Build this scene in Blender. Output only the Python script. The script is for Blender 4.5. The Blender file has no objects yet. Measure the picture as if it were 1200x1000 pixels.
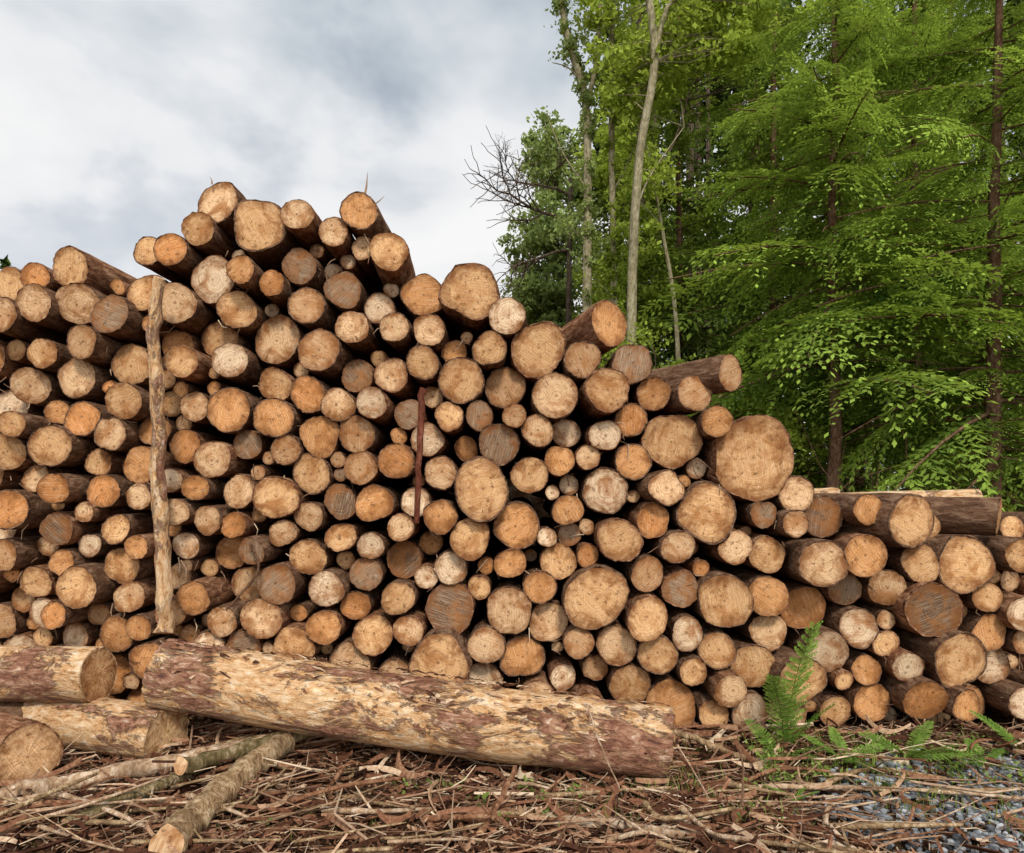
import bpy, math, random
import numpy as np
from mathutils import Vector, Matrix
rng = np.random.default_rng(7)
random.seed(7)
scene = bpy.context.scene
COL = scene.collection

# ------------------------------------------------------------ helpers
class Geo:
    def __init__(s):
        s.V=[];s.Q=[];s.M=[];s.C=[];s.n=0;s.S=[]
    def add(s,V,Q,mi=0,col=1.0,smooth=False):
        V=np.asarray(V,float).reshape(-1,3);Q=np.asarray(Q,int).reshape(-1,4)
        s.V.append(V);s.Q.append(Q+s.n);s.M.append(np.full(len(Q),mi))
        s.S.append(np.full(len(Q),smooth))
        c=np.asarray(col,float)
        if c.ndim==0:c=np.full(len(V),float(c))
        s.C.append(c);s.n+=len(V)
    def arrays(s):
        return np.concatenate(s.V),np.concatenate(s.Q),np.concatenate(s.M),np.concatenate(s.C)
    def mesh(s,name,mats):
        V,Q,M,C=s.arrays();S=np.concatenate(s.S)
        me=bpy.data.meshes.new(name)
        me.vertices.add(len(V));me.vertices.foreach_set('co',V.ravel())
        me.loops.add(len(Q)*4);me.loops.foreach_set('vertex_index',Q.ravel().astype(np.int32))
        me.polygons.add(len(Q));me.polygons.foreach_set('loop_start',np.arange(0,len(Q)*4,4,dtype=np.int32))
        me.polygons.foreach_set('material_index',M.astype(np.int32))
        me.polygons.foreach_set('use_smooth',S)
        for m in mats: me.materials.append(m)
        a=me.attributes.new('Col','FLOAT_COLOR','POINT')
        cc=np.ones((len(V),4));cc[:,0]=cc[:,1]=cc[:,2]=C
        a.data.foreach_set('color',cc.ravel())
        me.update(calc_edges=True)
        return me
    def obj(s,name,mats,parent=None):
        o=bpy.data.objects.new(name,s.mesh(name,mats));COL.objects.link(o)
        if parent:o.parent=parent
        return o

def empty(name):
    o=bpy.data.objects.new(name,None);COL.objects.link(o);o.empty_display_size=.2;return o

def tube(P,R,seg=8,cap=True,jit=0.0):
    P=np.asarray(P,float);R=np.asarray(R,float);n=len(P)
    T=np.gradient(P,axis=0);T/=np.linalg.norm(T,axis=1)[:,None]+1e-9
    ref=np.array([0,0,1.]) if abs(T[0][2])<.8 else np.array([1.,0,0])
    V=[]
    a=np.arange(seg)*2*math.pi/seg
    for i in range(n):
        u=np.cross(T[i],ref);u/=np.linalg.norm(u)+1e-9;w=np.cross(T[i],u)
        rr=R[i]*(1+jit*rng.normal(size=seg))
        V.append(P[i]+np.outer(np.cos(a)*rr,u)+np.outer(np.sin(a)*rr,w))
    V=np.concatenate(V);Q=[]
    for i in range(n-1):
        for k in range(seg):
            k2=(k+1)%seg
            Q.append((i*seg+k,i*seg+k2,(i+1)*seg+k2,(i+1)*seg+k))
    if cap:
        for base,pt in ((0,P[0]),((n-1)*seg,P[-1])):
            ci=len(V);V=np.vstack([V,pt])
            for k in range(0,seg,2):
                Q.append((ci,base+k,base+(k+1)%seg,base+(k+2)%seg))
    return V,np.array(Q)

def bez(pts,n):
    pts=np.asarray(pts,float);m=len(pts);t=np.linspace(0,m-1,n);out=[]
    for x in t:
        i=min(int(x),m-2);f=x-i
        p0=pts[max(i-1,0)];p1=pts[i];p2=pts[i+1];p3=pts[min(i+2,m-1)]
        out.append(.5*((2*p1)+(-p0+p2)*f+(2*p0-5*p1+4*p2-p3)*f*f+(-p0+3*p1-3*p2+p3)*f**3))
    return np.array(out)

# ------------------------------------------------------------ materials
def newmat(name):
    m=bpy.data.materials.new(name);m.use_nodes=True;nt=m.node_tree
    nt.nodes.clear();return m,nt
class NB:
    def __init__(s,nt):s.nt=nt
    def n(s,t,**k):
        nd=s.nt.nodes.new(t)
        for a,b in k.items():setattr(nd,a,b)
        return nd
    def l(s,a,b):s.nt.links.new(a,b)
    def sock(s,x,inp):
        if hasattr(x,'is_output'):s.l(x,inp)
        else:inp.default_value=x
    def math(s,op,a,b=0.0,c=None,clamp=False):
        nd=s.n('ShaderNodeMath',operation=op);nd.use_clamp=clamp
        s.sock(a,nd.inputs[0]);s.sock(b,nd.inputs[1])
        if c is not None:s.sock(c,nd.inputs[2])
        return nd.outputs[0]
    def vmath(s,op,a,b):
        nd=s.n('ShaderNodeVectorMath',operation=op);s.sock(a,nd.inputs[0]);s.sock(b,nd.inputs[1]);return nd.outputs[0]
    def noise(s,vec,scale,detail=4,rough=.55,dist=0.0):
        nd=s.n('ShaderNodeTexNoise')
        if vec is not None:s.l(vec,nd.inputs['Vector'])
        nd.inputs['Scale'].default_value=scale;nd.inputs['Detail'].default_value=detail
        nd.inputs['Roughness'].default_value=rough;nd.inputs['Distortion'].default_value=dist
        return nd.outputs[0]
    def map(s,x,a,b,c=0.0,d=1.0):
        nd=s.n('ShaderNodeMapRange');s.sock(x,nd.inputs[0])
        for i,v in enumerate((a,b,c,d)):nd.inputs[i+1].default_value=v
        return nd.outputs[0]
    def ramp(s,x,stops):
        nd=s.n('ShaderNodeValToRGB');s.l(x,nd.inputs[0]);cr=nd.color_ramp
        while len(cr.elements)<len(stops):cr.elements.new(.5)
        for e,(p,c) in zip(cr.elements,stops):e.position=p;e.color=(*c,1)
        return nd.outputs[0]
    def mix(s,f,a,b,bt='MIX'):
        nd=s.n('ShaderNodeMix',data_type='RGBA',blend_type=bt)
        s.sock(f,nd.inputs[0])
        for v,i in ((a,6),(b,7)):
            if isinstance(v,tuple):nd.inputs[i].default_value=(*v,1)
            else:s.l(v,nd.inputs[i])
        return nd.outputs[2]
    def scalev(s,vec,sc):
        nd=s.n('ShaderNodeMapping');s.l(vec,nd.inputs[0]);nd.inputs['Scale'].default_value=sc;return nd.outputs[0]
    def finish(s,color,rough=.8,bump=None,bs=.5,bd=.01,spec=0):
        if spec>0:
            p=s.n('ShaderNodeBsdfPrincipled');ci=p.inputs['Base Color']
            s.sock(rough,p.inputs['Roughness']);p.inputs['Specular IOR Level'].default_value=spec
        else:
            p=s.n('ShaderNodeBsdfDiffuse');ci=p.inputs['Color']
        s.sock(color if not isinstance(color,tuple) else (*color,1),ci)
        if bump is not None:
            b=s.n('ShaderNodeBump');b.inputs['Strength'].default_value=bs;b.inputs['Distance'].default_value=bd
            s.l(bump,b.inputs['Height']);s.l(b.outputs[0],p.inputs['Normal'])
        o=s.n('ShaderNodeOutputMaterial');s.l(p.outputs[0],o.inputs[0]);return p

def mat_cut():
    m,nt=newmat('cut_wood');b=NB(nt)
    oi=b.n('ShaderNodeObjectInfo');tc=b.n('ShaderNodeTexCoord')
    rnd=oi.outputs['Random'];P=tc.outputs['Object']
    off=b.n('ShaderNodeCombineXYZ');k=b.math('MULTIPLY',rnd,37.0)
    b.l(k,off.inputs[2]);
    Pr=b.vmath('ADD',P,off.outputs[0])
    n1=b.noise(Pr,7,2)
    sx=b.n('ShaderNodeSeparateXYZ');b.l(P,sx.inputs[0])
    x,y=sx.outputs[0],sx.outputs[1]
    x2=b.math('ADD',x,b.math('MULTIPLY_ADD',rnd,.03,-.015));
    rr=b.math('SQRT',b.math('ADD',b.math('MULTIPLY',x2,x2),b.math('MULTIPLY',y,y)))
    rd=b.math('ADD',rr,b.math('MULTIPLY',n1,.06))
    rings=b.n('ShaderNodeTexNoise',noise_dimensions='1D');b.l(b.math('ADD',b.math('MULTIPLY',rd,100.0),k),rings.inputs['W'])
    rings.inputs['Scale'].default_value=1;rings.inputs['Detail'].default_value=2
    ang=b.math('ARCTAN2',y,x2)
    cv=b.n('ShaderNodeCombineXYZ');b.l(b.math('COSINE',ang),cv.inputs[0]);b.l(b.math('SINE',ang),cv.inputs[1])
    b.l(b.math('ADD',k,b.math('MULTIPLY',rr,1.6)),cv.inputs[2])
    rad=b.noise(cv.outputs[0],6.5,2,.6)
    crack=b.map(rad,.685,.71)
    rot=b.n('ShaderNodeVectorRotate',rotation_type='Z_AXIS');b.l(P,rot.inputs['Vector']);b.l(b.math('MULTIPLY',rnd,60.0),rot.inputs['Angle'])
    saw=b.noise(b.scalev(rot.outputs[0],(7,170,1)),1.0,2,.6)
    stain=b.noise(Pr,7,4,.65,.5)
    base=oi.outputs['Color']
    c=b.mix(b.map(rings.outputs[0],.42,.62,0,.42),base,(.34,.14,.045))
    c=b.mix(b.map(saw,.45,.7,0,.34),c,(.84,.66,.45))
    c=b.mix(b.map(saw,.5,.3,0,.28),c,(.24,.11,.045))
    c=b.mix(b.map(stain,.46,.64,0,.8),c,(.34,.14,.045))
    st2=b.noise(Pr,34,4,.72)
    c=b.mix(b.map(st2,.56,.70,0,.8),c,(.11,.052,.025))
    c=b.mix(b.map(rr,.012,.003,0,.7),c,(.14,.06,.025))
    c=b.mix(b.math('MULTIPLY',crack,b.map(rr,.02,.05,0,.75)),c,(.05,.022,.01))
    at=b.n('ShaderNodeAttribute',attribute_name='Col')
    e=b.math('ADD',at.outputs['Fac'],b.math('ADD',b.math('MULTIPLY_ADD',stain,1.1,-.55),b.math('MULTIPLY_ADD',st2,.6,-.30)))
    c=b.mix(b.map(e,.55,1.08,0,.92),c,(.17,.068,.026))
    b.finish(c,.85,saw,.5,.004,0);return m

def mat_bark(name='bark',c1=(.045,.025,.017),c2=(.16,.085,.05),c3=(.30,.19,.12)):
    m,nt=newmat(name);b=NB(nt)
    oi=b.n('ShaderNodeObjectInfo');tc=b.n('ShaderNodeTexCoord');P=tc.outputs['Object']
    off=b.n('ShaderNodeCombineXYZ');b.l(b.math('MULTIPLY',oi.outputs['Random'],31.0),off.inputs[0])
    Pr=b.vmath('ADD',P,off.outputs[0])
    s=b.scalev(Pr,(1,1,.35))
    n1=b.noise(s,26,4,.7,.4);n2=b.noise(Pr,5,2,.6)
    c=b.ramp(n1,[(.28,c1),(.48,c2),(.68,c3)])
    c=b.mix(b.map(n2,.45,.7,0,.6),c,tuple(v*.5 for v in c2))
    b.finish(c,.9,n1,1.0,.03,0);return m

def mat_peeled(name='peeled_bark',th=.0):
    m,nt=newmat(name);b=NB(nt)
    tc=b.n('ShaderNodeTexCoord');oi=b.n('ShaderNodeObjectInfo');P=tc.outputs['Object']
    off=b.n('ShaderNodeCombineXYZ');b.l(b.math('MULTIPLY',oi.outputs['Random'],31.0),off.inputs[0])
    P=b.vmath('ADD',P,off.outputs[0])
    s=b.scalev(P,(1,1,.42))
    big=b.noise(s,6.0,7,.78,.9);fine=b.noise(s,30,6,.75,.5);fib=b.noise(b.scalev(P,(1,1,.06)),80,3,.6)
    lowf=b.noise(P,1.7,2,.5)
    inner=b.ramp(fine,[(.30,(.22,.085,.03)),(.42,(.54,.28,.11)),(.54,(.76,.51,.28)),(.70,(.88,.76,.60))])
    inner=b.mix(b.map(fib,.45,.65,0,.35),inner,(.40,.18,.07))
    bark=b.ramp(fine,[(.3,(.06,.024,.014)),(.45,(.22,.085,.045)),(.58,(.40,.21,.12)),(.70,(.72,.58,.45))])
    mask=b.map(b.math('ADD',big,b.math('ADD',b.math('MULTIPLY_ADD',fine,.30,-.15),b.math('MULTIPLY_ADD',lowf,.9,-.45))),.50+th,.55+th)
    c=b.mix(mask,inner,bark)
    c=b.mix(b.map(fine,.37,.31,0,.7),c,(.05,.022,.012))
    b.finish(c,.6,b.math('ADD',b.math('MULTIPLY',mask,.5),fine),1.0,.025,.4);return m

def mat_leaf(name,dark,light,tr=.35,warm=1.0):
    m,nt=newmat(name);b=NB(nt)
    at=b.n('ShaderNodeAttribute',attribute_name='Col')
    oi=b.n('ShaderNodeObjectInfo')
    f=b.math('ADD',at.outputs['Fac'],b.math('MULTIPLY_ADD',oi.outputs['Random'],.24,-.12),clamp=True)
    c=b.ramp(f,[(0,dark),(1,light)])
    o=b.n('ShaderNodeOutputMaterial')
    p=b.n('ShaderNodeBsdfDiffuse');b.l(c,p.inputs['Color'])
    if tr>0:
        t=b.n('ShaderNodeBsdfTranslucent');b.l(b.mix(.5,c,(light[0]*1.3,light[1]*1.15,light[2]*.7)),t.inputs['Color'])
        mx=b.n('ShaderNodeMixShader');mx.inputs[0].default_value=tr
        b.l(p.outputs[0],mx.inputs[1]);b.l(t.outputs[0],mx.inputs[2])
        b.l(mx.outputs[0],o.inputs[0])
    else:b.l(p.outputs[0],o.inputs[0])
    return m

def mat_attr(name,stops,ns=40,rough=.85,bs=.5,spec=0):
    m,nt=newmat(name);b=NB(nt)
    at=b.n('ShaderNodeAttribute',attribute_name='Col');tc=b.n('ShaderNodeTexCoord')
    n=b.noise(tc.outputs['Object'],ns,3,.65)
    f=b.math('ADD',at.outputs['Fac'],b.math('MULTIPLY_ADD',n,.7,-.35),clamp=True)
    b.finish(b.ramp(f,stops),rough,n,bs,.01,spec);return m

def mat_ground():
    m,nt=newmat('forest_floor');b=NB(nt)
    tc=b.n('ShaderNodeTexCoord');P=tc.outputs['Object']
    a=b.noise(P,1.5,3,.6);f=b.noise(P,30,5,.78,.6)
    c=b.ramp(f,[(.3,(.018,.010,.006)),(.45,(.07,.036,.02)),(.57,(.15,.08,.045)),(.70,(.32,.20,.12))])
    c=b.mix(b.map(a,.5,.65,0,.5),c,(.035,.04,.015))
    b.finish(c,.95,f,1.0,.03,0);return m

M_CUT=mat_cut();M_BARK=mat_bark();M_PEEL=mat_peeled();M_PEEL2=mat_peeled('pale_peeled_bark',.05)
M_BARKR=mat_bark('reddish_bark',(.05,.022,.014),(.23,.105,.055),(.45,.27,.16))
M_TRUNK=mat_bark('tree_bark',(.03,.022,.016),(.10,.07,.05),(.20,.16,.12))
M_TRUNKR=mat_bark('conifer_bark',(.04,.022,.014),(.16,.09,.055),(.28,.18,.12))
M_TRUNKL=mat_bark('pale_tree_bark',(.10,.085,.05),(.30,.26,.15),(.46,.42,.30))
M_MOSS=mat_bark('flaking_bark',(.07,.04,.018),(.30,.19,.10),(.58,.44,.27))
M_MOSS2=mat_bark('mossy_bark',(.03,.03,.012),(.15,.11,.05),(.36,.27,.17))
M_STAKE=mat_bark('weathered_branch_wood',(.12,.06,.035),(.42,.27,.16),(.74,.60,.45))
M_STK=mat_peeled('flaking_stake_bark',.0)
M_CON=mat_leaf('conifer_foliage',(.025,.050,.012),(.25,.35,.06),.3)
M_CON2=mat_leaf('young_conifer_foliage',(.03,.07,.014),(.38,.54,.09),.38)
M_LEAF=mat_leaf('broadleaf_foliage',(.08,.12,.016),(.46,.58,.10),.45)
M_LEAFG=mat_leaf('soft_green_foliage',(.08,.12,.035),(.40,.50,.17),.42)
M_FAR=mat_leaf('distant_foliage',(.012,.026,.008),(.11,.16,.035),0)
M_FERN=mat_leaf('fern_foliage',(.07,.13,.02),(.24,.38,.07),.3)
M_GR=mat_ground()
M_CHIP=mat_attr('bark_litter',[(0,(.02,.010,.007)),(.3,(.09,.038,.022)),(.55,(.22,.10,.055)),(.8,(.42,.26,.155)),(1,(.64,.49,.34))],45,.8,.6)
M_TWIG=mat_attr('twig_wood',[(0,(.05,.03,.02)),(.5,(.26,.15,.09)),(1,(.62,.48,.33))],25)
M_GRAV=mat_attr('gravel_stone',[(0,(.07,.07,.075)),(.5,(.19,.20,.21)),(1,(.42,.43,.44))],25)
M_GRASS=mat_leaf('grass_blades',(.05,.08,.015),(.26,.35,.08),.3)

# ------------------------------------------------------------ ground
def gz(x,y):
    x=np.asarray(x,float);y=np.asarray(y,float)
    n=.030*np.sin(1.7*x+.6)*np.cos(2.3*y)+.018*np.sin(5.1*x+2.7*y)+.011*np.sin(11.3*x-7.9*y+1)
    n=n+.007*np.sin(23*x+17*y)+.02*np.clip(-x-.5,0,1)
    far=np.clip((y-9)/30,0,1)*np.clip((x+8)/10,0,1)
    return n*np.clip((30-np.abs(y))/20,0,1)+far*1.2
def axis(lo,hi,step,far,g=1.25):
    a=list(np.arange(lo,hi,step));s=step;x=a[-1]
    while x<far:s*=g;x+=s;a.append(x)
    s=step;x=a[0];pre=[]
    while x>-far:s*=g;x-=s;pre.append(x)
    return np.array(pre[::-1]+a)
xs=axis(-4,4.2,.025,700);ys=axis(2.4,5.0,.025,700)
X,Y=np.meshgrid(xs,ys);Z=gz(X,Y)
near=(np.abs(X)<4.5)&(Y>2)&(Y<5.2)
Z=Z+near*rng.normal(0,.007,X.shape)
V=np.stack([X,Y,Z],-1).reshape(-1,3);nx=len(xs);ny=len(ys)
I,J=np.meshgrid(np.arange(nx-1),np.arange(ny-1));i0=(J*nx+I).ravel()
g=Geo();g.add(V,np.stack([i0,i0+1,i0+nx+1,i0+nx],1),0,1,True);g.obj('ground',[M_GR])

# ------------------------------------------------------------ logs
def log_mesh(r,L,irr=.04,seg=32,taper=.0,barkth=.96,capnoise=.0004,tilt=(0,0),rough=.018,bend=0.0,mats=None,capback=True):
    ph=rng.uniform(0,6.28,5);am=rng.normal(0,1,5)*np.array([.0,.9,.45,.35,.3])*irr
    a=np.arange(seg)*2*math.pi/seg
    base=1+sum(am[k]*np.cos((k+1)*a+ph[k]) for k in range(5))
    zs=[.0,.012,.05,.12,.22]+list(np.linspace(.4,L-.012,max(6,int(L/.25))))+[L]
    V=[];Q=[];C=[];MI=[]
    dome=rng.normal(0,.03)
    def z_of(x,y):return tilt[0]*x+tilt[1]*y
    for i,z in enumerate(zs):
        k=1-taper*z/L
        rr=r*k*base*(1+rough*rng.normal(size=seg))
        if i==0 or i==len(zs)-1:rr=rr*.985
        x=rr*np.cos(a)+bend*math.sin(math.pi*z/L);y=rr*np.sin(a)
        zz=z+ (z_of(x,y) if z<.3 else 0)*(1-z/.3 if z<.3 else 0)+(rng.normal(0,.004,seg) if i==0 else 0)
        V.append(np.stack([x,y,np.full(seg,1.)*zz],1));C.append(np.ones(seg))
    nr=len(zs)
    for i in range(nr-1):
        for k in range(seg):
            k2=(k+1)%seg;Q.append((i*seg+k,i*seg+k2,(i+1)*seg+k2,(i+1)*seg+k));MI.append(0)
    cnt=nr*seg
    def cap(zc,ring0,flip,k):
        nonlocal cnt
        prev=ring0
        P0=V[0] if not flip else V[nr-1]
        for j,f in enumerate((barkth,.78,.52,.26,.08)):
            jf=f*(1+(rng.normal(0,.010,seg) if j==0 else 0))
            x=P0[:,0]*jf;y=P0[:,1]*jf
            if flip: zz=np.full(seg,zc)
            else: zz=z_of(x,y)+rng.normal(0,capnoise,seg)+.0015+dome*r*(1-f*f)
            V.append(np.stack([x,y,zz],1));C.append(np.full(seg,f))
            for q in range(seg):
                q2=(q+1)%seg
                t=(prev+q,cnt+q,cnt+q2,prev+q2)
                Q.append(t if flip else t[::-1][::1]);MI.append(0 if j==0 else 1)
            prev=cnt;cnt+=seg
        V.append(np.array([[0,0,(zc if flip else .0015+dome*r)]]));C.append(np.zeros(1));ci=cnt;cnt+=1
        for q in range(0,seg,2):
            Q.append((ci,prev+q,prev+(q+1)%seg,prev+(q+2)%seg));MI.append(1)
    cap(0,0,False,1);cap(zs[-1],(nr-1)*seg,True,1-taper)
    g=Geo();Vn=np.concatenate(V);Qn=np.array(Q);MI=np.array(MI);Cn=np.concatenate(C)
    g.V=[Vn];g.Q=[Qn];g.M=[MI];g.C=[Cn];g.S=[np.arange(len(MI))<(nr-1)*seg]
    return g.mesh('log',mats or [M_BARK,M_CUT])

PAL=[((.72,.47,.26),5),((.68,.40,.185),6),((.63,.30,.11),5),((.82,.62,.41),4),((.48,.28,.14),3),((.58,.24,.075),2)]
def pick():
    w=np.array([p[1] for p in PAL],float);c=np.array(PAL[rng.choice(len(PAL),p=w/w.sum())][0])
    return c*rng.uniform(.78,1.08)
def place_log(name,me,pos,d,color,parent=None):
    o=bpy.data.objects.new(name,me);COL.objects.link(o)
    q=Vector(d).normalized().to_track_quat('Z','Y')
    o.rotation_mode='QUATERNION';o.rotation_quaternion=q@Matrix.Rotation(rng.uniform(0,6.28),3,'Z').to_quaternion()
    o.location=pos;o.color=(*color,1)
    if parent:o.parent=parent
    return o

# stack face plan : (across, down, radius) in plan units, 1 unit = S metres, across 600 = x 0, down 860 = ground
D=4.57;S=D/800
FACE="""248 237 26;235 263 20;303 263 32;352 256 19;391 271 18;421 249 22;170 290 18;198 293 20;247 327 28;287 321 17;320 333 16;348 309 21
457 297 23;494 341 26;556 346 34;400 337 22;358 357 22;272 360 23;317 393 30;245 391 23;374 411 26;413 384 20;463 385 18;503 387 19;592 372 22
574 411 20;630 408 33;716 376 28;682 421 22;740 427 24;855 438 22;711 458 26;650 466 27;592 452 25;541 447 27;495 425 20;457 438 21;414 437 20
270 422 21;219 426 20;148 425 25;86 441 24;104 404 20;50 414 18;92 352 24;128 367 24;50 358 22;42 326 16;85 320 24;165 340 24;207 355 24
10 332 20;15 372 20;317 449 20;363 463 22;397 477 20;265 480 27;228 476 18;146 470 22;98 492 21;66 523 26;30 499 15;10 530 22;130 508 20
165 545 22;213 523 20;246 538 23;285 520 18;323 491 24;336 527 18;375 513 24;417 508 22;440 475 18;465 541 21;500 515 20;527 489 17;545 525 15
562 488 17;585 521 24;603 490 14;630 505 19;621 557 22;664 505 18;655 540 18;740 492 20;710 510 19;690 535 15;768 460 20;815 460 22;838 497 18
790 516 34;744 541 22;888 538 50;830 603 36;777 572 21;713 574 28;933 577 22;895 603 16;927 612 16;972 605 24;1052 609 32;1010 598 18;1000 650 25
957 658 27;898 650 22;862 640 20;1130 662 34;1175 605 22;1190 650 20;1076 660 22;1090 715 35;1043 690 22;997 692 20;950 716 28;900 700 24;847 703 32
797 690 22;791 640 20;764 610 20;725 633 26;757 672 20;695 695 37;651 663 22;607 617 28;565 574 34;516 554 20;490 590 18;440 590 22;471 618 16
515 604 20;551 631 24;423 548 20;398 588 20;361 605 18;326 582 26;362 552 24;280 576 20;245 610 18;270 615 16;232 571 16;210 600 16;165 582 16
118 576 20;75 573 18;100 600 12;18 597 24;70 620 20;138 620 18;168 640 14;213 640 16;138 664 22;100 687 25;72 660 16;10 650 18;150 700 18
40 720 18;75 718 16;105 722 14;130 745 22;165 735 15;178 775 24;200 718 18;262 728 18;285 757 20;310 720 24;325 688 24;345 757 24;383 690 22
357 655 22;398 630 18;330 625 16;300 645 16;435 640 16;428 673 20;470 658 22;468 700 20;503 675 14;528 715 30;525 668 20;560 690 14;598 660 18
598 716 28;635 684 20;645 732 24;612 772 26;571 755 22;521 772 36;480 738 18;433 748 24;410 775 24;415 712 18;380 735 20;245 757 18;230 700 20
675 750 18;722 756 24;700 787 16;755 722 25;770 765 24;803 742 20;741 806 26;786 828 30;660 795 16;855 805 20;840 762 22;888 785 26;880 842 24
932 790 28;928 838 22;970 768 26;905 745 22;1010 740 24;1042 757 16;1022 790 18;1076 815 25;1029 826 24;985 838 20;1060 780 18;1123 772 34
1118 818 18;1165 745 22;1180 785 24;1195 820 20;1195 720 22;1160 700 18;810 785 17;838 835 18;665 600 18;640 630 12;668 625 14;690 655 14
560 800 24;460 800 24;370 800 24;300 805 24;240 810 24;630 820 22;690 832 22"""
L0=[]
for row in FACE.replace('\n',';').split(';'):
    if row.strip():L0.append([float(v) for v in row.split()])
A=np.array(L0);orig=A[:,:2].copy()
for it in range(80):
    d=A[:,None,:2]-A[None,:,:2];dist=np.linalg.norm(d,axis=2)+np.eye(len(A))*1e6
    ov=np.clip((A[:,None,2]+A[None,:,2])*.965-dist,0,None)
    push=(d/dist[:,:,None]*ov[:,:,None]*.2).sum(1)
    A[:,:2]+=push+(orig-A[:,:2])*.12
    A[:,1]=np.minimum(A[:,1],861-A[:,2])
SK=np.array([(-400,330),(0,318),(60,302),(115,312),(150,322),(158,275),(215,252),(235,225),(300,235),(350,240),(430,235),(475,292),(520,322),(560,322),(600,352),(640,378),(690,380),(745,378),(765,435),(830,450),(880,490),(935,520),(950,565),(1000,580),(1070,585),(1090,600),(1300,600),(1600,640)],float)
def sky_v(u):return np.interp(u,SK[:,0],SK[:,1])
logs=[(a[0],a[1],a[2],0) for a in A]
def fill(minr,maxr,ntry):
    global logs
    arr=np.array([l[:3] for l in logs])
    for _ in range(ntry):
        u=rng.uniform(-330,1500);v=rng.uniform(240,850)
        dd=np.min(np.hypot(arr[:,0]-u,arr[:,1]-v)-arr[:,2])
        m=min(dd*1.05,maxr*rng.uniform(.8,1),862-v)
        if m<minr:continue
        if v-m<sky_v(u) or v-m<sky_v(u-m*.7)or v-m<sky_v(u+m*.7):continue
        logs.append((u,v,m,1));arr=np.vstack([arr,[u,v,m]])
fill(18,28,6000);fill(13,20,9000);fill(10,15,9000);fill(7.5,11,9000)
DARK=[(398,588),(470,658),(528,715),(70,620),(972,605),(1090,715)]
ROT={(855,438):(-.75,1,-.02),(716,376):(-.42,1,-.10),(1175,605):(-1.1,1,.0),(1052,609):(-.28,1,.0),(815,460):(-.25,1,-.02),
     (1130,662):(-.2,1,0),(421,249):(.06,1,-.04),(248,237):(.05,1,-.05),(85,320):(.12,1,-.02),(170,290):(.1,1,-.02),(457,297):(-.05,1,-.03)}
pile=empty('log_pile')
for i,(u,v,r,f) in enumerate(logs):
    k=tuple(orig[i].astype(int)) if f==0 else None
    x=(u-600)*S;z=(860-v)*S;R=r*S*(1.0 if f==0 else .98)
    yo=rng.normal(0,.06) if f==0 else rng.uniform(.02,.24)
    yo=float(np.clip(yo,-.13,.3))
    if r>30:yo-=.03
    sd=.025;dirv=[rng.normal(0,sd),1,rng.normal(0,sd*.6)]
    if k in ROT:dirv=list(ROT[k])
    col=pick()
    if r>30:col=np.array([.68,.40,.185])*rng.uniform(.88,1.05)
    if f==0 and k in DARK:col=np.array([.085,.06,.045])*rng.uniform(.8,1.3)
    elif rng.random()<.07 and r<25:col=np.array([.22,.155,.105])*rng.uniform(.7,1.1)
    seg=36 if r>12 else 20
    irr=.05 if r<30 else .07
    me=log_mesh(R,rng.uniform(2.5,3.0),irr,seg,rng.uniform(0,.12),rng.uniform(.925,.985),.0004,
                (rng.normal(0,.10),rng.normal(0,.10)),.015,0,[M_BARKR if rng.random()<.4 else M_BARK,M_CUT])
    place_log('log_%d'%(i+1),me,(x,D+yo,z),dirv,col,pile)
n=0
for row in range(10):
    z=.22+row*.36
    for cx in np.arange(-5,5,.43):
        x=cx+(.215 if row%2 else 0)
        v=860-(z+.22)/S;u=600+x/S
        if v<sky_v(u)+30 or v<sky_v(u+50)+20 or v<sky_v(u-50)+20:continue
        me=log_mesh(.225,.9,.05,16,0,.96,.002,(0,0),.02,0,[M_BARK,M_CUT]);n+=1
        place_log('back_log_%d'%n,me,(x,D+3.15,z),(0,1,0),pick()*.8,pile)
for (x0,y0,z0,dx,L,R) in ((3.2,5.3,1.50,-1,2.2,.14),(2.75,5.75,1.55,-1,1.6,.12),(4.3,6.3,1.5,-1,2.8,.15)):
    me=log_mesh(R,L,.05,28,.05,.96,.0005,(0,0),.015,0,[M_PEEL2,M_CUT])
    place_log('cross_log_%d'%int(x0*10),me,(x0,y0,z0),(dx,.28,-.03),pick(),pile)
g=Geo()
for (u,v,l,ax,az,w_) in ((421,249,.22,.15,1,.011),(421,249,.12,.9,.75,.006),(248,237,.06,-.3,1,.006)):
    i=int(np.argmin(np.hypot(orig[:,0]-u,orig[:,1]-v)));dd=np.array([ax,0,az]);dd/=np.linalg.norm(dd)
    p=np.array([(A[i,0]-600)*S,D+.05,(860-A[i,1])*S])+dd*(A[i,2]*S-.03);q=p+dd*l*.9
    V,Q=tube([p,(p+q)/2+[.006,0,0],q],[w_,w_*.6,.001],6);g.add(V,Q,0,.6)
for _ in range(420):
    l=logs[rng.integers(len(logs))];an=rng.uniform(0,6.28)
    p=np.array([(l[0]-600+math.cos(an)*l[2])*S,D+rng.uniform(-.03,.1),(860-l[1]+math.sin(an)*l[2])*S])
    if p[2]<.05 or l[1]<sky_v(l[0])+50:continue
    ln=rng.uniform(.03,.13);dr=rng.normal(size=3);dr[2]=-abs(dr[2])*1.3;dr[1]*=.5;dr/=np.linalg.norm(dr)
    V,Q=tube([p,p+dr*ln*.5+rng.normal(0,.008,3),p+dr*ln],[.004,.0035,.001],4);g.add(V,Q,0,rng.uniform(.1,.9))
g.obj('splinters',[M_TWIG],pile)

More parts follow.
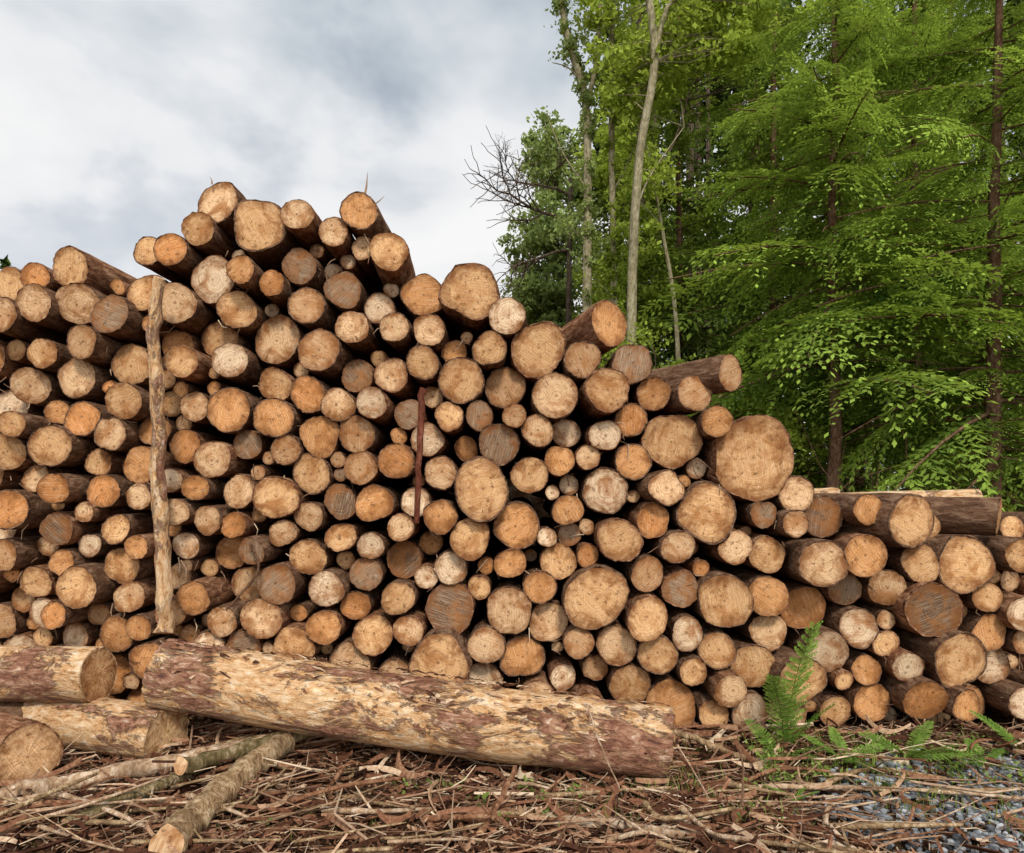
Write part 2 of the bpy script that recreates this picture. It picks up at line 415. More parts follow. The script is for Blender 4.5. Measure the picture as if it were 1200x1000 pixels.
# foreground logs
tan=(.78,.52,.27)
me=log_mesh(.172,1.7,.05,40,0,.95,.0008,(.05,.03),.012,0,[M_PEEL2,M_CUT]);place_log('peeled_log',me,(-2.6,4.30,.465),(-1,.06,.0),(.70,.42,.2))
me=log_mesh(.166,1.6,.04,40,0,.96,.0008,(-.03,.04),.012,0,[M_PEEL2,M_CUT]);place_log('peeled_log',me,(-2.07,4.10,.165),(-.96,.30,0),tan)
me=log_mesh(.178,.95,.05,40,0,.95,.0008,(.04,.03),.012,0,[M_BARKR,M_CUT]);place_log('sawn_log',me,(-2.62,3.70,.18),(-.9,.45,0),(.70,.42,.21))
me=log_mesh(.15,1.5,.05,32,0,.95,.0008,(.0,.03),.012,0,[M_BARK,M_CUT]);place_log('sawn_log',me,(-2.85,4.34,.16),(-1,.1,0),(.45,.25,.12))
a=Vector((.89,3.86,.195));b_=Vector((-2.14,4.20,.505));L=(b_-a).length
me=log_mesh(.192,L,.07,64,-.06,.94,.006,(.05,.0),.02,.04,[M_PEEL,M_CUT]);place_log('peeled_tree_trunk',me,a,b_-a,(.5,.28,.12))
g=Geo()
for _ in range(420):
    t=rng.uniform(.02,.98);an=rng.uniform(-1.2,2.6);c=np.array(a)+(np.array(b_)-np.array(a))*t
    ax=np.array((b_-a).normalized());n=np.array([0,-math.cos(an),math.sin(an)]);n-=ax*n.dot(ax);n/=np.linalg.norm(n)
    w=np.cross(ax,n);ln=rng.uniform(.008,.055);wd=rng.uniform(.003,.013);tw=rng.normal(0,.3)
    P=[]
    for s_,k in ((-1,0),(-.3,.6),(.4,1),(1,.2)):
        for q in (-1,1):P.append(c+ax*ln*s_+w*(q*wd*(.3+.7*k)+tw*ln*s_)+n*(.198+.006*k+rng.uniform(0,.014)))
    P=np.array(P);Q=[(0,1,3,2),(2,3,5,4),(4,5,7,6)];g.add(P,Q,0,rng.uniform(.15,.95))
g.obj('loose_bark',[M_CHIP])

def pole(name,pts,r0,r1,mat,seg=14,cut=True,n=16,jit=.06):
    P=bez(pts,n);P+=rng.normal(0,min(r0,.03)*.18,P.shape);R=np.linspace(r0,r1,n)*(1+rng.normal(0,.06,n));V,Q=tube(P,R,seg,False,jit)
    g=Geo();g.add(V,Q,0,1,True)
    for e in (0,n-1):
        c=P[e];ring=V[e*seg:(e+1)*seg];VV=np.vstack([ring,c]);QQ=[(seg,k,(k+1)%seg,(k+2)%seg) for k in range(0,seg,2)];g.add(VV,QQ,1,.5)
    o=g.obj(name,[mat,M_CUT]);o.color=(.62,.4,.22,1);return o
pole('fallen_branch',[(-1.50,2.95,.08),(-1.46,3.45,.11),(-1.33,4.0,.15)],.078,.066,M_MOSS,16,True,24,.09)
pole('fallen_branch',[(-2.9,3.30,.05),(-2.2,3.70,.08),(-1.4,4.05,.15)],.052,.042,M_STAKE,14,True,24)
pole('fallen_branch',[(-2.10,3.22,.05),(-1.85,3.55,.08),(-1.50,4.0,.16)],.036,.03,M_MOSS2,12,True,20)
pole('fallen_branch',[(-1.75,3.6,.16),(-1.55,3.85,.15),(-1.2,4.1,.18)],.045,.04,M_MOSS2,12)
pole('bark_strip',[(-2.6,3.30,.06),(-2.3,3.42,.10),(-1.95,3.30,.07),(-1.7,3.18,.05)],.016,.010,M_STAKE,8)
pole('fallen_branch',[(.15,3.3,.04),(.5,3.2,.05),(.98,3.08,.04)],.026,.018,M_STAKE,10)
pole('fallen_branch',[(1.2,3.62,.05),(1.9,3.56,.07),(2.7,3.45,.06)],.014,.009,M_STAKE,8)
pole('fallen_branch',[(1.0,4.3,.12),(1.2,4.15,.08),(1.4,4.0,.04)],.022,.016,M_MOSS,8)
pole('fallen_branch',[(.40,3.62,.48),(.46,3.55,.3),(.58,3.6,.02)],.007,.004,M_STAKE,6)
pole('fallen_branch',[(.86,3.55,.30),(.95,3.5,.15),(1.02,3.45,.02)],.006,.004,M_STAKE,6)
pole('fallen_branch',[(-.15,3.1,.05),(-.05,3.4,.09),(.02,3.6,.16)],.020,.012,M_BARKR,8)
pole('wooden_stake',[(-2.235,4.32,2.98),(-2.27,4.33,2.62),(-2.245,4.33,2.2),(-2.245,4.34,1.6),(-2.215,4.34,1.1),(-2.22,4.36,.72)],.036,.050,M_STK,12,True,34,.10)
pole('thin_stake',[(-.575,4.40,2.28),(-.60,4.39,1.8),(-.615,4.41,1.42)],.022,.018,mat_bark('rusty_bark',(.07,.022,.014),(.17,.055,.033),(.28,.11,.07)),8)
pole('thin_stake',[(-1.71,4.44,1.30),(-1.65,4.43,1.1),(-1.86,4.44,.85)],.010,.008,M_BARK,6)
# brushwood: mid-sized snapped branches thrown over the litter, one mass
g=Geo()
for i in range(74):
    if i<34:x0=rng.uniform(-2.6,-.9);y0=rng.uniform(3.0,3.95)
    else:x0=rng.uniform(-1.2,1.9);y0=rng.uniform(2.95,3.75)
    a_=rng.normal(.5 if i<34 else 0,.7);ln=rng.uniform(.25,.95);r=rng.uniform(.005,.017);z0=float(gz(x0,y0))+rng.uniform(.02,.08)
    p0=np.array([x0,y0,z0]);p2=p0+np.array([math.cos(a_)*ln,math.sin(a_)*ln*.7,rng.uniform(-.02,.08)]);p1=(p0+p2)/2+rng.normal(0,.05,3)*[1,1,.4]
    if p2[1]>3.75:p2[1]=3.75
    V,Q=tube(bez([p0,p1,p2],9),np.linspace(r,r*.5,9)*(1+rng.normal(0,.1,9)),7,True,.06);mi=int(rng.integers(3));g.add(V,Q,mi,.5,True)
    if rng.random()<.6:
        q=p1+np.array([rng.normal(0,.12),rng.normal(0,.08),rng.uniform(.02,.10)]);V,Q=tube([p1,(p1+q)/2,q],[r*.5,r*.4,r*.2],5 if 0 else 4);g.add(V,Q,mi,.5)
g.obj('brushwood',[M_STAKE,M_MOSS,M_BARKR])

# ------------------------------------------------------------ litter
def scatter_region(n):
    y=2.7+1.95*rng.random(n)**.9;x=rng.uniform(-1,1,n)*(.78*y+.25);return x,y
def strip(g,x,y,z0,ln,wd,a_,curl,lift,bnd,tl,cv,ns=4):
    ca,sa=math.cos(a_),math.sin(a_);P=[]
    for s_ in np.linspace(-1,1,ns):
        w_=wd*(1-.5*abs(s_)*rng.uniform(.5,1.5))
        for q in (-1,0,1):
            lx=s_*ln;ly=q*w_+bnd*s_*s_;lz=curl*(1-q*q)+lift*s_*s_*.5+ly*tl
            P.append((x+lx*ca-ly*sa,y+lx*sa+ly*ca,z0+lz))
    Q=[]
    for r_ in range(ns-1):
        for q in range(2):k=r_*3+q;Q.append((k,k+1,k+4,k+3))
    g.add(P,Q,0,cv)
g=Geo()
N=17000;x,y=scatter_region(N)
for i in range(N):
    if x[i]>1.5 and y[i]<4.0 and rng.random()<.72:continue
    ln=.008+rng.gamma(2,.009);wd=ln*rng.uniform(.08,.4);a_=rng.uniform(0,6.28)
    if rng.random()<.04:ln=rng.uniform(.04,.09);wd=ln*rng.uniform(.15,.35)
    strip(g,x[i],y[i],float(gz(x[i],y[i]))+.003+rng.uniform(0,.04),ln,wd,a_,rng.uniform(.1,.9)*wd,rng.uniform(-.1,.4)*ln,rng.normal(0,.3)*ln,rng.normal(0,.5),np.clip(rng.normal(.38,.26),0,1))
N=560;x,y=scatter_region(N)
for i in range(N):
    if x[i]>1.5 and y[i]<4.0 and rng.random()<.6:continue
    ln=rng.uniform(.07,.22);wd=rng.uniform(.005,.022);a_=rng.normal(.2,1.0)
    strip(g,x[i],y[i],float(gz(x[i],y[i]))+.02+rng.uniform(0,.06),ln,wd,a_,rng.uniform(.4,1.2)*wd,rng.uniform(-.15,.4)*ln,rng.normal(0,.3)*ln,rng.normal(0,.6),np.clip(rng.normal(.5,.24),0,1),9)
g.obj('bark_litter',[M_CHIP])
g=Geo()
N=2800;x,y=scatter_region(N)
for i in range(N):
    ln=rng.uniform(.04,.22) if rng.random()<.85 else rng.uniform(.25,.6);a_=rng.normal(0,1.1)
    dx,dy=math.cos(a_)*ln,math.sin(a_)*ln*.8;z0=float(gz(x[i],y[i]))+rng.uniform(.006,.06);up=rng.normal(0,.15)*ln+(rng.uniform(0,.2) if rng.random()<.05 else 0)
    r=rng.uniform(.001,.004) if ln<.25 else rng.uniform(.003,.009)
    if x[i]>1.5 and y[i]<4 and rng.random()<.6:continue
    V,Q=tube([(x[i],y[i],z0),(x[i]+dx*.5+rng.normal(0,.12)*ln,y[i]+dy*.5+rng.normal(0,.12)*ln,z0+up*.4+.01),(x[i]+dx,y[i]+dy,max(z0+up,.005))],[r,r*.85,r*.5],4)
    g.add(V,Q,0,np.clip(rng.normal(.5,.28),0,1))
g.obj('fallen_twigs',[M_TWIG])
g=Geo()
u_=np.array([(0,0,1),(0,0,-1)]+[(math.cos(t)*math.cos(p),math.sin(t)*math.cos(p),math.sin(p)) for p in (.55,-.35) for t in np.arange(6)*math.pi/3])
sq=[]
for k in range(0,6,2):sq.append((0,2+k,2+(k+1)%6,2+(k+2)%6));sq.append((1,8+(k+2)%6,8+(k+1)%6,8+k))
for k in range(6):sq.append((2+k,8+k,8+(k+1)%6,2+(k+1)%6))
for i in range(5200):
    yy=rng.uniform(2.8,4.25);xx=rng.uniform(1.35,3.4)
    dens=np.clip((xx-1.45-.25*math.sin(yy*5)-max(0,(yy-3.6))*.8)/.5,0,1)
    if rng.random()>dens*.8:continue
    s=rng.uniform(.008,.026)*np.array([1,rng.uniform(.6,1),rng.uniform(.4,.75)])
    P=u_*s*(1+rng.normal(0,.12,(len(u_),1)));t=rng.uniform(0,6.28);R=np.array([[math.cos(t),-math.sin(t),0],[math.sin(t),math.cos(t),0],[0,0,1]])
    g.add(P@R.T+np.array([xx,yy,float(gz(xx,yy))+s[2]*.6+rng.uniform(0,.012)]),sq,0,np.clip(rng.normal(.5,.25),0,1))
g.obj('gravel',[M_GRAV])

# ------------------------------------------------------------ fronds
def frond(npairs=22,side=.42,spacing=.024,ll=.05,lw=.013,ang=58,droop=.25,hang=.25,prof='con'):
    VV=[];CC=[]
    for i in range(npairs):
        t=.06+.92*i/npairs+(rng.normal(0,.012) if prof=='con' else 0)
        base=np.array([t,0,-droop*t*t])
        pf=((1-t)**.75*min(1,t*4+.25)) if prof=='con' else (math.sin(math.pi*min(1,t*.88+.12))**.7)
        for s in (-1,1):
            sl=side*pf*(rng.uniform(.5,1.15) if prof=='con' else rng.uniform(.88,1.05))+.015;a=math.radians(ang*(1-.25*t)+rng.normal(0,8 if prof=='con' else 3))
            dr=np.array([math.cos(a),s*math.sin(a),rng.normal(-.08,.12) if prof=='con' else -.05]);hg=hang*rng.uniform(.4,1.7)
            m=max(2,int(sl/spacing));perp=np.array([-dr[1],dr[0],0]);bv=rng.normal(0,.12)
            for k in range(m+1):
                f=k/m;p=base+dr*sl*f+np.array([0,0,-hg*sl*f*f])
                for w in ((-1,1) if k<m else (0,)):
                    ld=dr*.75+perp*w*.8+np.array([0,0,-.12-hg*f*.8+rng.normal(0,.16 if prof=='con' else .05)]);ld/=np.linalg.norm(ld)
                    l=ll*(1-.45*f)*rng.uniform(.7,1.3);n_=np.array([rng.normal(0,.25),rng.normal(0,.25),1]);sd=np.cross(ld,n_);sd/=np.linalg.norm(sd)
                    VV+= [p,p+ld*l*.45+sd*lw*.5,p+ld*l,p+ld*l*.45-sd*lw*.5]
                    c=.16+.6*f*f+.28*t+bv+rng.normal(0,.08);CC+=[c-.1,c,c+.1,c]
    V=np.array(VV);return V,np.arange(len(V)).reshape(-1,4),np.clip(CC,0,1)
FR=[frond(20,.42,.026,droop=rng.uniform(.15,.45),hang=rng.uniform(.4,1.0),lw=.016) for _ in range(6)]
FRL=[frond(14,.42,.06,.12,.036,droop=rng.uniform(.15,.45),hang=rng.uniform(.4,.9)) for _ in range(4)]
def xf(V,L,az,pitch,roll,pos):
    R=Matrix.Rotation(az,3,'Z')@Matrix.Rotation(-pitch,3,'Y')@Matrix.Rotation(roll,3,'X')
    return (V*L)@np.array(R).T+pos
def conifer(h,base,nbr,spread,tr,FRS,mat,pw=.8,dead=14):
    g=Geo()
    n=14;zz=np.linspace(0,h,n);P=np.stack([np.cumsum(rng.normal(0,.03,n)),np.cumsum(rng.normal(0,.03,n)),zz],1)
    V,Q=tube(P,np.linspace(tr,tr*.12,n),10,False);g.add(V,Q,0,1,True)
    for i in range(nbr):
        f=((i+.5)/nbr)**1.0;z=base+(h-base)*f+rng.normal(0,.12);az=i*2.399+rng.normal(0,.5)
        L=(spread*(1-f)**pw+.35)*rng.uniform(.45,1.2);pt=.28*f+rng.uniform(-.35,.15)
        c=np.array([np.interp(z,zz,P[:,0]),np.interp(z,zz,P[:,1]),z])
        Vf,Qf,Cf=FRS[rng.integers(len(FRS))]
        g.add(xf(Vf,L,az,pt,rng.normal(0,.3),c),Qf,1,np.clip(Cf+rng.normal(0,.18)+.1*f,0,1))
        t=np.linspace(0,.85,5);ax=np.stack([t,0*t,-.22*t*t],1)
        V,Q=tube(xf(ax,L,az,pt,0,c),np.linspace(.009,.003,5)*L,4,False);g.add(V,Q,0,1)
    for i in range(dead):
        z=rng.uniform(.6,base+.8);az=rng.uniform(0,6.28);l=rng.uniform(.3,1.1);c=np.array([0,0,z]);e=c+np.array([math.cos(az)*l,math.sin(az)*l,rng.uniform(-.3,.1)*l])
        V,Q=tube([c,(c+e)/2+[0,0,.04],e],[.010,.007,.002],4);g.add(V,Q,0,1)
    return g.mesh('conifer_tree',[M_TRUNKR,mat])
CA=conifer(10.5,1.9,120,2.5,.12,FR,M_CON2,.6)
CB=conifer(11,3.3,105,2.4,.10,FR,M_CON2,.6)
CC_=conifer(15,1.6,110,2.8,.15,FRL,M_CON)
CD=conifer(17,3.0,110,3.0,.17,FRL,M_CON)
def inst(name,me,x,y,s=1,rz=None):
    o=bpy.data.objects.new(name,me);COL.objects.link(o);o.location=(x,y,float(gz(x,y))-.05)
    o.scale=(s,s,s*rng.uniform(.95,1.05));o.rotation_euler=(0,0,rng.uniform(0,6.28) if rz is None else rz);return o
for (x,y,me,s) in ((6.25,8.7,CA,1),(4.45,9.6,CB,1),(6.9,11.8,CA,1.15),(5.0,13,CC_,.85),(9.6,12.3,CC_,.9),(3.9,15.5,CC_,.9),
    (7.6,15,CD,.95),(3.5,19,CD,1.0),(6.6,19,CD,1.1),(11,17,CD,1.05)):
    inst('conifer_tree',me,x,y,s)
g=Geo()
def leaves(cent,rad,n,size,cb=.5,cs=.2,up=.5,flat=1.0):
    cent=np.asarray(cent,float);rad=np.asarray(rad,float)
    idx=rng.integers(len(cent),size=n);d=rng.normal(size=(n,3));d/=np.linalg.norm(d,axis=1)[:,None]
    rr=rng.random(n)**.5;cl=rng.normal(0,.14,len(cent))
    P=cent[idx]+d*rad[idx]*rr[:,None]
    nr=rng.normal(size=(n,3))+np.array([0,-.2,up*2]);nr/=np.linalg.norm(nr,axis=1)[:,None]
    a=rng.normal(size=(n,3));a-=nr*(a*nr).sum(1)[:,None];a/=np.linalg.norm(a,axis=1)[:,None];a[:,2]-=.3;bq=np.cross(nr,a)
    s=size*rng.uniform(.6,1.3,n)[:,None]
    V=np.stack([P-a*s*.5,P+bq*s*.3,P+a*s*.5,P-bq*s*.3],1).reshape(-1,3)
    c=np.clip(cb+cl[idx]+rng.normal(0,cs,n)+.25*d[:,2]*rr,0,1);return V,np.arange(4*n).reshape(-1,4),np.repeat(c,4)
# mass of the wood behind: trunks with layered drooping boughs, one mesh
cs=[];rs=[]
for i in range(26):
    y=rng.uniform(23,34);x=.115*y+1.3+i*1.05;h=rng.uniform(20,30)
    V,Q=tube([(x,y,0),(x+rng.normal(0,.2),y,h*.5),(x,y,h)],[.2,.14,.03],7,False);g.add(V,Q,0,1)
    for k in range(30):
        f=rng.random();z=1.5+(h-1.5)*f;r=(1-f)**.7*2.4+.4;az=rng.uniform(0,6.28)
        cs.append((x+math.cos(az)*r*.6,y+math.sin(az)*r*.6,z));rs.append((r*.55,r*.55,.35))
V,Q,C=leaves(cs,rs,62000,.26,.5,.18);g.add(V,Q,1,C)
cs=[];rs=[]
for i in range(380):
    y=rng.uniform(36,42);x=rng.uniform(.13*y,46);z=rng.uniform(0,30);cs.append((x,y,z));rs.append(rng.uniform(1.2,2.6)*np.ones(3))
V,Q,C=leaves(cs,rs,42000,.62,.45,.2);g.add(V,Q,1,C)
g.obj('distant_forest',[M_TRUNK,M_FAR])
g=Geo()
for i in range(70):
    x=-130+i*2.0+rng.normal(0,.5);y=95+rng.normal(0,4);h=rng.uniform(15,23)
    if i%9==4 and x<-65:h=rng.uniform(28,34)
    n=420;f=rng.random(n);c=np.stack([np.full(n,x),np.full(n,y),h*f+1],1);r=(1-f)*3+.2
    V,Q,C=leaves(c,np.stack([r,r,r*.3],1),n,1.3,.4);g.add(V,Q,1,C)
    V,Q=tube([(x,y,0),(x,y,h)],[.25,.03],6);g.add(V,Q,0,1)
g.obj('distant_treeline',[M_TRUNK,M_FAR])

# ------------------------------------------------------------ broadleaf trees at the wood edge
def broadleaf(name,trunk,r0,r1,limbs,clumps,nleaf,lsize,leafmat,barkmat,ivy=0,ivyr=.3,cb=.55):
    e=empty(name);g=Geo();P=bez(trunk,30);V,Q=tube(P,np.linspace(r0,r1,30),10,False,.04);g.add(V,Q,0,1,True)
    ends=[]
    for (pts,ra,rb) in limbs:
        Pl=bez(pts,14);V,Q=tube(Pl,np.linspace(ra,rb,14),7,False);g.add(V,Q,0,1,True);ends.append(Pl)
    cen=[];rad=[]
    for (c,R,n) in clumps:
        c=np.array(c,float)
        for _ in range(n):
            d=rng.normal(size=3);d/=np.linalg.norm(d);q=c+d*np.array(R)*rng.random()**.45
            cen.append(q);s=rng.uniform(.16,.42);rad.append((s*1.2,s*1.2,s*.7))
            al=np.concatenate([P]+ends);k=np.argmin(np.linalg.norm(al-q,axis=1)+np.abs(al[:,2]-q[2]+.4)*.3);b0=al[k]
            mid=(b0+q)/2+rng.normal(0,.08,3)
            V,Q=tube([b0,mid,q],[.012,.008,.003],4,False);g.add(V,Q,0,1)
    if ivy:
        for _ in range(ivy):
            k=rng.integers(2,26);cen.append(P[k]+rng.normal(0,ivyr*.4,3));rad.append((ivyr*.7,ivyr*.7,ivyr))
    g.obj('wood',[barkmat],e)
    g2=Geo();V,Q,C=leaves(cen,rad,nleaf,lsize,cb,.16)
    g2.add(V,Q,0,C);g2.obj('foliage',[leafmat],e);return e
broadleaf('broadleaf_tree',[(1.95,11,0),(1.93,11,4.6),(2.05,11,7.0),(2.3,11,8.7),(2.05,11,10.5),(1.9,11,12)],.085,.05,
   [([(2.28,11,8.6),(2.45,11,9.3),(2.8,11,10.2),(2.9,11,12)],.05,.03),([(2.0,11,6.2),(2.3,11.3,6.9),(2.9,11.5,7.8)],.02,.008)],
   [((2.2,11.6,8.8),(.9,.6,.8),34),((3.4,11.3,9.4),(1.1,.7,1.0),60),((1.7,11.6,10.3),(.8,.6,.8),22),((2.3,11.7,6.6),(.5,.5,.9),14)],12000,.10,M_LEAF,M_TRUNKL,0,.3,.7)
broadleaf('ivy_clad_tree',[(1.35,12,0),(1.32,12,5),(1.33,12,7.2),(1.28,12,8.6),(.98,12,9.6),(.85,12,10.6),(.8,12,12)],.09,.04,
   [([(1.3,12,8.4),(1.48,12,9.2),(1.55,12,10.3),(1.6,12,12)],.05,.03),([(1.3,12,7.0),(.9,12,7.6),(.6,12,8.3)],.02,.006),([(1.25,12,8.8),(1.0,12,9.1),(.7,12,9.2)],.02,.006)],
   [((1.0,12.1,9.9),(.35,.5,.9),5),((1.5,12.1,10.4),(.35,.5,.9),7),((1.2,12.1,6.3),(.5,.5,1.2),16)],6000,.075,M_LEAFG,M_TRUNKL,70,.15)
broadleaf('ivy_clad_tree',[(1.8,12.2,0),(1.82,12.2,5),(1.78,12.2,8),(1.82,12.2,12)],.07,.045,
   [([(1.8,12.2,7.0),(2.1,12.2,7.6),(2.4,12.2,8.5)],.02,.006)],
   [((1.9,12.4,9.7),(.5,.5,1.0),18),((1.7,12.4,5.5),(.4,.5,1.0),12)],6500,.075,M_LEAF,M_TRUNKL,60,.14)
broadleaf('leaning_tree',[(3.05,12,0),(2.9,12,4.4),(2.65,12,6.2),(2.4,12,7.6)],.05,.02,[],[((2.4,12,7.6),(.4,.4,.5),8)],900,.08,M_LEAF,M_TRUNKL,0)
broadleaf('broadleaf_tree',[(1.3,15.5,0),(1.25,15.5,4),(1.0,15.5,7.5),(1.0,15.5,9.5)],.12,.03,
   [([(1.1,15.5,6.5),(.5,15.5,7.6),(.1,15.5,8.0)],.04,.01),([(1.1,15.5,7.5),(1.5,15.5,9),(1.8,15.5,10.4)],.04,.01)],
   [((.95,15.8,9.2),(.7,.8,1.3),40),((.75,15.6,7.4),(.9,.9,1.0),55),((.65,15.6,5.9),(.85,.9,1.1),85),((.75,15.6,4.4),(.95,.9,1.0),50),((1.6,15.6,8.5),(.8,.8,1.5),30)],26000,.11,M_LEAFG,M_TRUNK,0,.3,.6)
broadleaf('broadleaf_tree',[(2.6,14.5,0),(2.5,14.5,5),(2.7,14.5,9),(2.7,14.5,12)],.12,.04,
   [([(2.6,14.5,7.5),(3.4,14.5,9),(3.9,14.5,10.6)],.04,.01)],
   [((2.4,14.8,5.6),(1.2,.9,1.6),80),((3.4,14.8,11.0),(1.4,.9,1.4),70),((2.3,14.8,8.6),(1.0,.9,1.2),35),((4.9,13.5,11.0),(1.3,.9,1.2),40)],24000,.10,M_LEAF,M_TRUNK,0,.3,.62)
broadleaf('elder_bush',[(2.1,10.2,0),(2.1,10.3,1.8),(2.2,10.4,3.2)],.05,.02,[],
   [((1.7,10.8,3.4),(.8,.5,.9),45),((2.9,10.6,2.9),(1.0,.5,.8),45),((4.0,10.2,2.5),(.8,.5,.7),28)],12000,.075,M_LEAF,M_TRUNK,0,.3,.6)
def twigs(g,p,d,l,r,depth):
    n=5;P=[np.array(p)];dd=np.array(d,float)
    for i in range(n):
        dd=dd+rng.normal(0,.18,3);dd/=np.linalg.norm(dd);P.append(P[-1]+dd*l/n)
    V,Q=tube(P,np.linspace(r,r*.55,n+1),5 if depth<0 else 6,False);g.add(V,Q,0,1)
    if depth>0:
        for k in range(2,n+1):
            for _ in range(2 if depth<3 else 1):
                nd=dd+rng.normal(0,.6,3);nd/=np.linalg.norm(nd);twigs(g,P[k],nd,l*rng.uniform(.45,.7),r*.5,depth-1)
g=Geo();V,Q=tube(bez([(1.1,13.4,0),(1.1,13.4,4),(1.15,13.4,7.8)],12),np.linspace(.08,.04,12),8);g.add(V,Q,0,1,True)
twigs(g,(1.1,13.4,7.0),(-.8,0,.45),1.3,.035,2);twigs(g,(1.1,13.4,7.5),(-.8,0,.35),1.1,.03,3);twigs(g,(1.1,13.4,6.4),(-.8,0,.25),1.1,.028,2)
g.obj('dead_tree',[M_TRUNK])
g=Geo();cen=[];rad=[]
for _ in range(420):
    y=rng.uniform(8.3,14.5);x=rng.uniform(.12*y+.5,y*.9+1.5);z=abs(rng.normal(0,.75))+.1
    cen.append((x,y,z));s=rng.uniform(.15,.4);rad.append((s,s,s*.7))
V,Q,C=leaves(cen,rad,20000,.075,.3,.18);g.add(V,Q,0,C)
for _ in range(380):
    y=rng.uniform(8.3,14);x=rng.uniform(.12*y+.5,y*.9+1.5);p=np.array([x,y,rng.uniform(0,1.4)]);q=p+np.array([rng.normal(0,.5),rng.normal(0,.3),rng.uniform(.2,1.6)])
    V,Q=tube([p,(p+q)/2+rng.normal(0,.1,3),q],[.010,.007,.002],4,False);g.add(V,Q,1,1)
g.obj('undergrowth',[M_LEAF,M_TRUNKR])

# ------------------------------------------------------------ ferns, grass
FN=[frond(17,.15,.015,.032,.020,72,.25,.1,'fern') for _ in range(3)]
def fern(x,y,z,n,L,pitch,azs=None):
    g=Geo()
    for i in range(n):
        Vf,Qf,Cf=FN[i%3];az=rng.uniform(0,6.28) if azs is None else azs[i];pt=pitch+rng.normal(0,.12);l=L*rng.uniform(.75,1.1)
        g.add(xf(Vf,l,az,pt,rng.normal(0,.3),np.array([x,y,z])),Qf,0,np.clip(Cf+.1,0,1))
        t=np.linspace(0,1,7);ax=np.stack([t,0*t,-.25*t*t],1);V,Q=tube(xf(ax,l,az,pt,0,np.array([x,y,z])),np.linspace(.004,.001,7),4,False);g.add(V,Q,0,.5)
    g.obj('fern_plant',[M_FERN])
def upfern(x,y,L,lean,az):
    g=Geo()
    for k,(ln,le,a2) in enumerate(zip(L,lean,az)):
        Vf,Qf,Cf=FN[k%3];p=np.array([x,y,0.02])
        R=Matrix.Rotation(a2,3,'Z')@Matrix.Rotation(-(math.pi/2-le),3,'Y')
        Vn=(Vf*ln)@np.array(R).T+p;g.add(Vn,Qf,0,np.clip(Cf+.15,0,1))
        t=np.linspace(0,1,7);ax=np.stack([t,0*t,-.25*t*t],1);V,Q=tube((ax*ln)@np.array(R).T+p,np.linspace(.005,.001,7),4,False);g.add(V,Q,0,.5)
    g.obj('fern_plant',[M_FERN])
upfern(1.70,4.24,[.86,.60,.42],[.03,.28,.5],[-1.1,-2.2,-.3])
fern(1.95,4.0,.03,6,.32,.5);fern(2.35,4.05,.03,6,.34,.6);fern(2.0,3.72,.03,5,.2,.3);fern(2.75,3.95,.03,5,.3,.5);fern(1.6,4.1,.03,4,.3,.6)
fern(.85,3.9,.03,4,.22,.7);fern(3.1,4.1,.03,5,.35,.6);fern(1.45,3.5,.03,4,.16,.4)
g=Geo()
def blade(x,y,h,w,cv):
    a=rng.uniform(0,6.28);le=rng.uniform(.1,.7)*h;ca,sa=math.cos(a),math.sin(a);z0=float(gz(x,y));P=[]
    for f,ww in ((0,1),(.5,.8),(1,.1)):
        for q in (-1,1):P.append((x+ca*le*f*f-sa*q*w*ww,y+sa*le*f*f+ca*q*w*ww,z0+h*f*(1-.25*f)))
    g.add(P,[(0,1,3,2),(2,3,5,4)],0,cv)
for _ in range(110):
    cx=rng.uniform(.2,3.2);cy=rng.uniform(3.2,4.35)
    for _ in range(rng.integers(6,24)):blade(cx+rng.normal(0,.06),cy+rng.normal(0,.05),rng.uniform(.03,.14),rng.uniform(.0015,.004),np.clip(rng.normal(.5,.25),0,1))
for _ in range(35):
    cx=rng.uniform(-2.4,.2);cy=rng.uniform(3.1,3.8)
    for _ in range(8):blade(cx+rng.normal(0,.05),cy+rng.normal(0,.05),rng.uniform(.02,.09),rng.uniform(.001,.003),np.clip(rng.normal(.4,.25),0,1))
V,Q,C=leaves([(rng.uniform(1.4,3.2),rng.uniform(3.7,4.4),.05) for _ in range(80)]+[(rng.uniform(-1.2,1.4),rng.uniform(3.2,3.7),.05) for _ in range(16)],[(.07,.07,.05)]*96,1700,.03,.5);g.add(V,Q,0,C)
g.obj('grass',[M_GRASS])

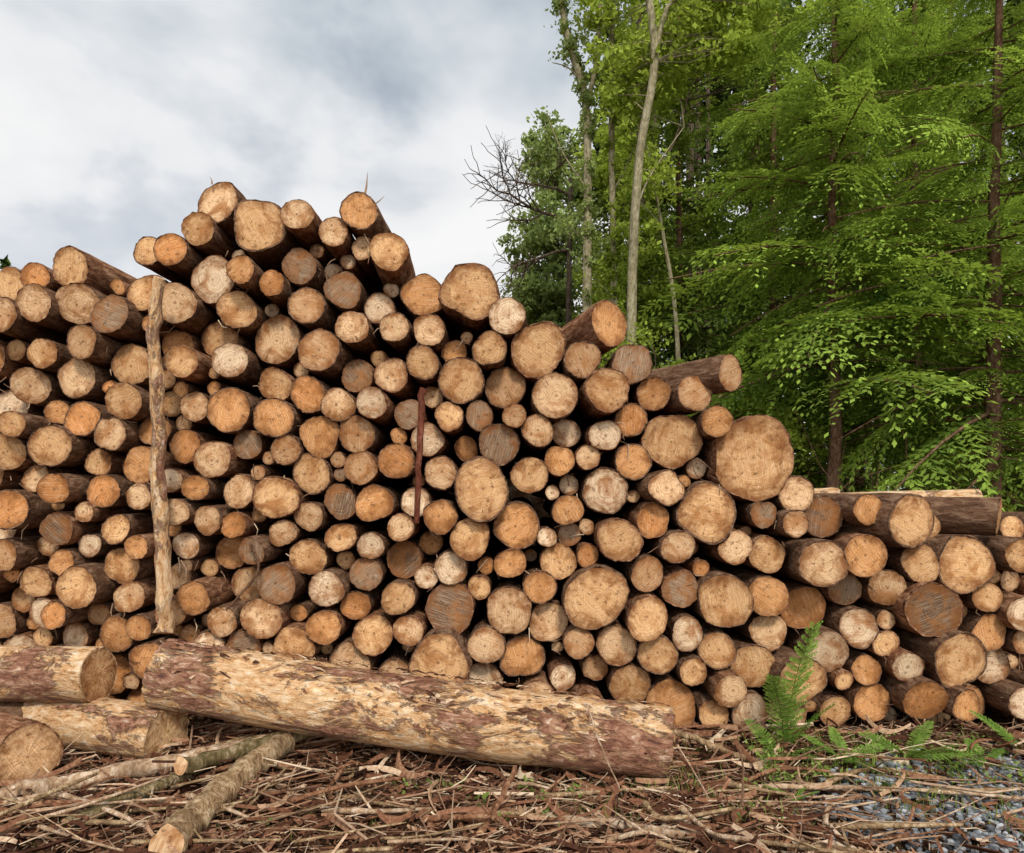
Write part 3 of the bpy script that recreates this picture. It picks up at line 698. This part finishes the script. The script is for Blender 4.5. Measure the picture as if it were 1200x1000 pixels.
# ------------------------------------------------------------ sky, sun, camera
sd=Vector((.14,-.70,.70)).normalized()
w=bpy.data.worlds.new('World');scene.world=w;w.use_nodes=True;nt=w.node_tree;nt.nodes.clear();b=NB(nt)
sk=b.n('ShaderNodeTexSky',sky_type='NISHITA');sk.sun_disc=False;sk.sun_elevation=math.asin(sd.z);sk.sun_rotation=math.atan2(sd.x,sd.y)
tc=b.n('ShaderNodeTexCoord');Dv=tc.outputs['Generated']
sx=b.n('ShaderNodeSeparateXYZ');b.l(Dv,sx.inputs[0])
mp=b.scalev(Dv,(1.0,1.0,1.8))
n1=b.noise(mp,2.6,5,.55,.2);n2=b.noise(mp,9,2,.5,.2)
el=sx.outputs[2]
f=b.math('ADD',b.math('MULTIPLY_ADD',n1,1.5,-.06),b.math('MULTIPLY_ADD',n2,.35,-.17))
f=b.math('SUBTRACT',f,b.map(el,.30,.60,0,.50))
c=b.ramp(f,[(.08,(3.9,4.6,5.3)),(.34,(6.2,6.7,7.2)),(.55,(8.4,8.5,8.7)),(.8,(9.4,9.4,9.4))])
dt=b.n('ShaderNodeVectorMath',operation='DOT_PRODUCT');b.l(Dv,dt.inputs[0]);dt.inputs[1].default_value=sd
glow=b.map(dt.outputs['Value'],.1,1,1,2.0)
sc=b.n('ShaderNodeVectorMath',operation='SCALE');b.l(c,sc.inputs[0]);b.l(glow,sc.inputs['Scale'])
cover=b.map(n1,.40,.50,.80,1)
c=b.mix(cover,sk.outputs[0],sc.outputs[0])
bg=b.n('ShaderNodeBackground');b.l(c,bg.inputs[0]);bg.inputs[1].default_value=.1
o=b.n('ShaderNodeOutputWorld');b.l(bg.outputs[0],o.inputs[0])
sl=bpy.data.lights.new('sun','SUN');sl.energy=3.0;sl.angle=math.radians(10);sl.color=(1,.93,.83)
so=bpy.data.objects.new('sun',sl);COL.objects.link(so);so.rotation_mode='QUATERNION';so.rotation_quaternion=sd.to_track_quat('Z','Y');so.location=sd*30
cam=bpy.data.cameras.new('camera');cam.lens=24;cam.sensor_width=36;cam.shift_y=80/1200;cam.clip_end=2000
co=bpy.data.objects.new('camera',cam);COL.objects.link(co);co.location=(0,0,1.6);co.rotation_euler=(math.radians(90),0,0);scene.camera=co
scene.view_settings.view_transform='Standard';scene.view_settings.look='None';scene.view_settings.exposure=0
print('LOGS',len(logs))
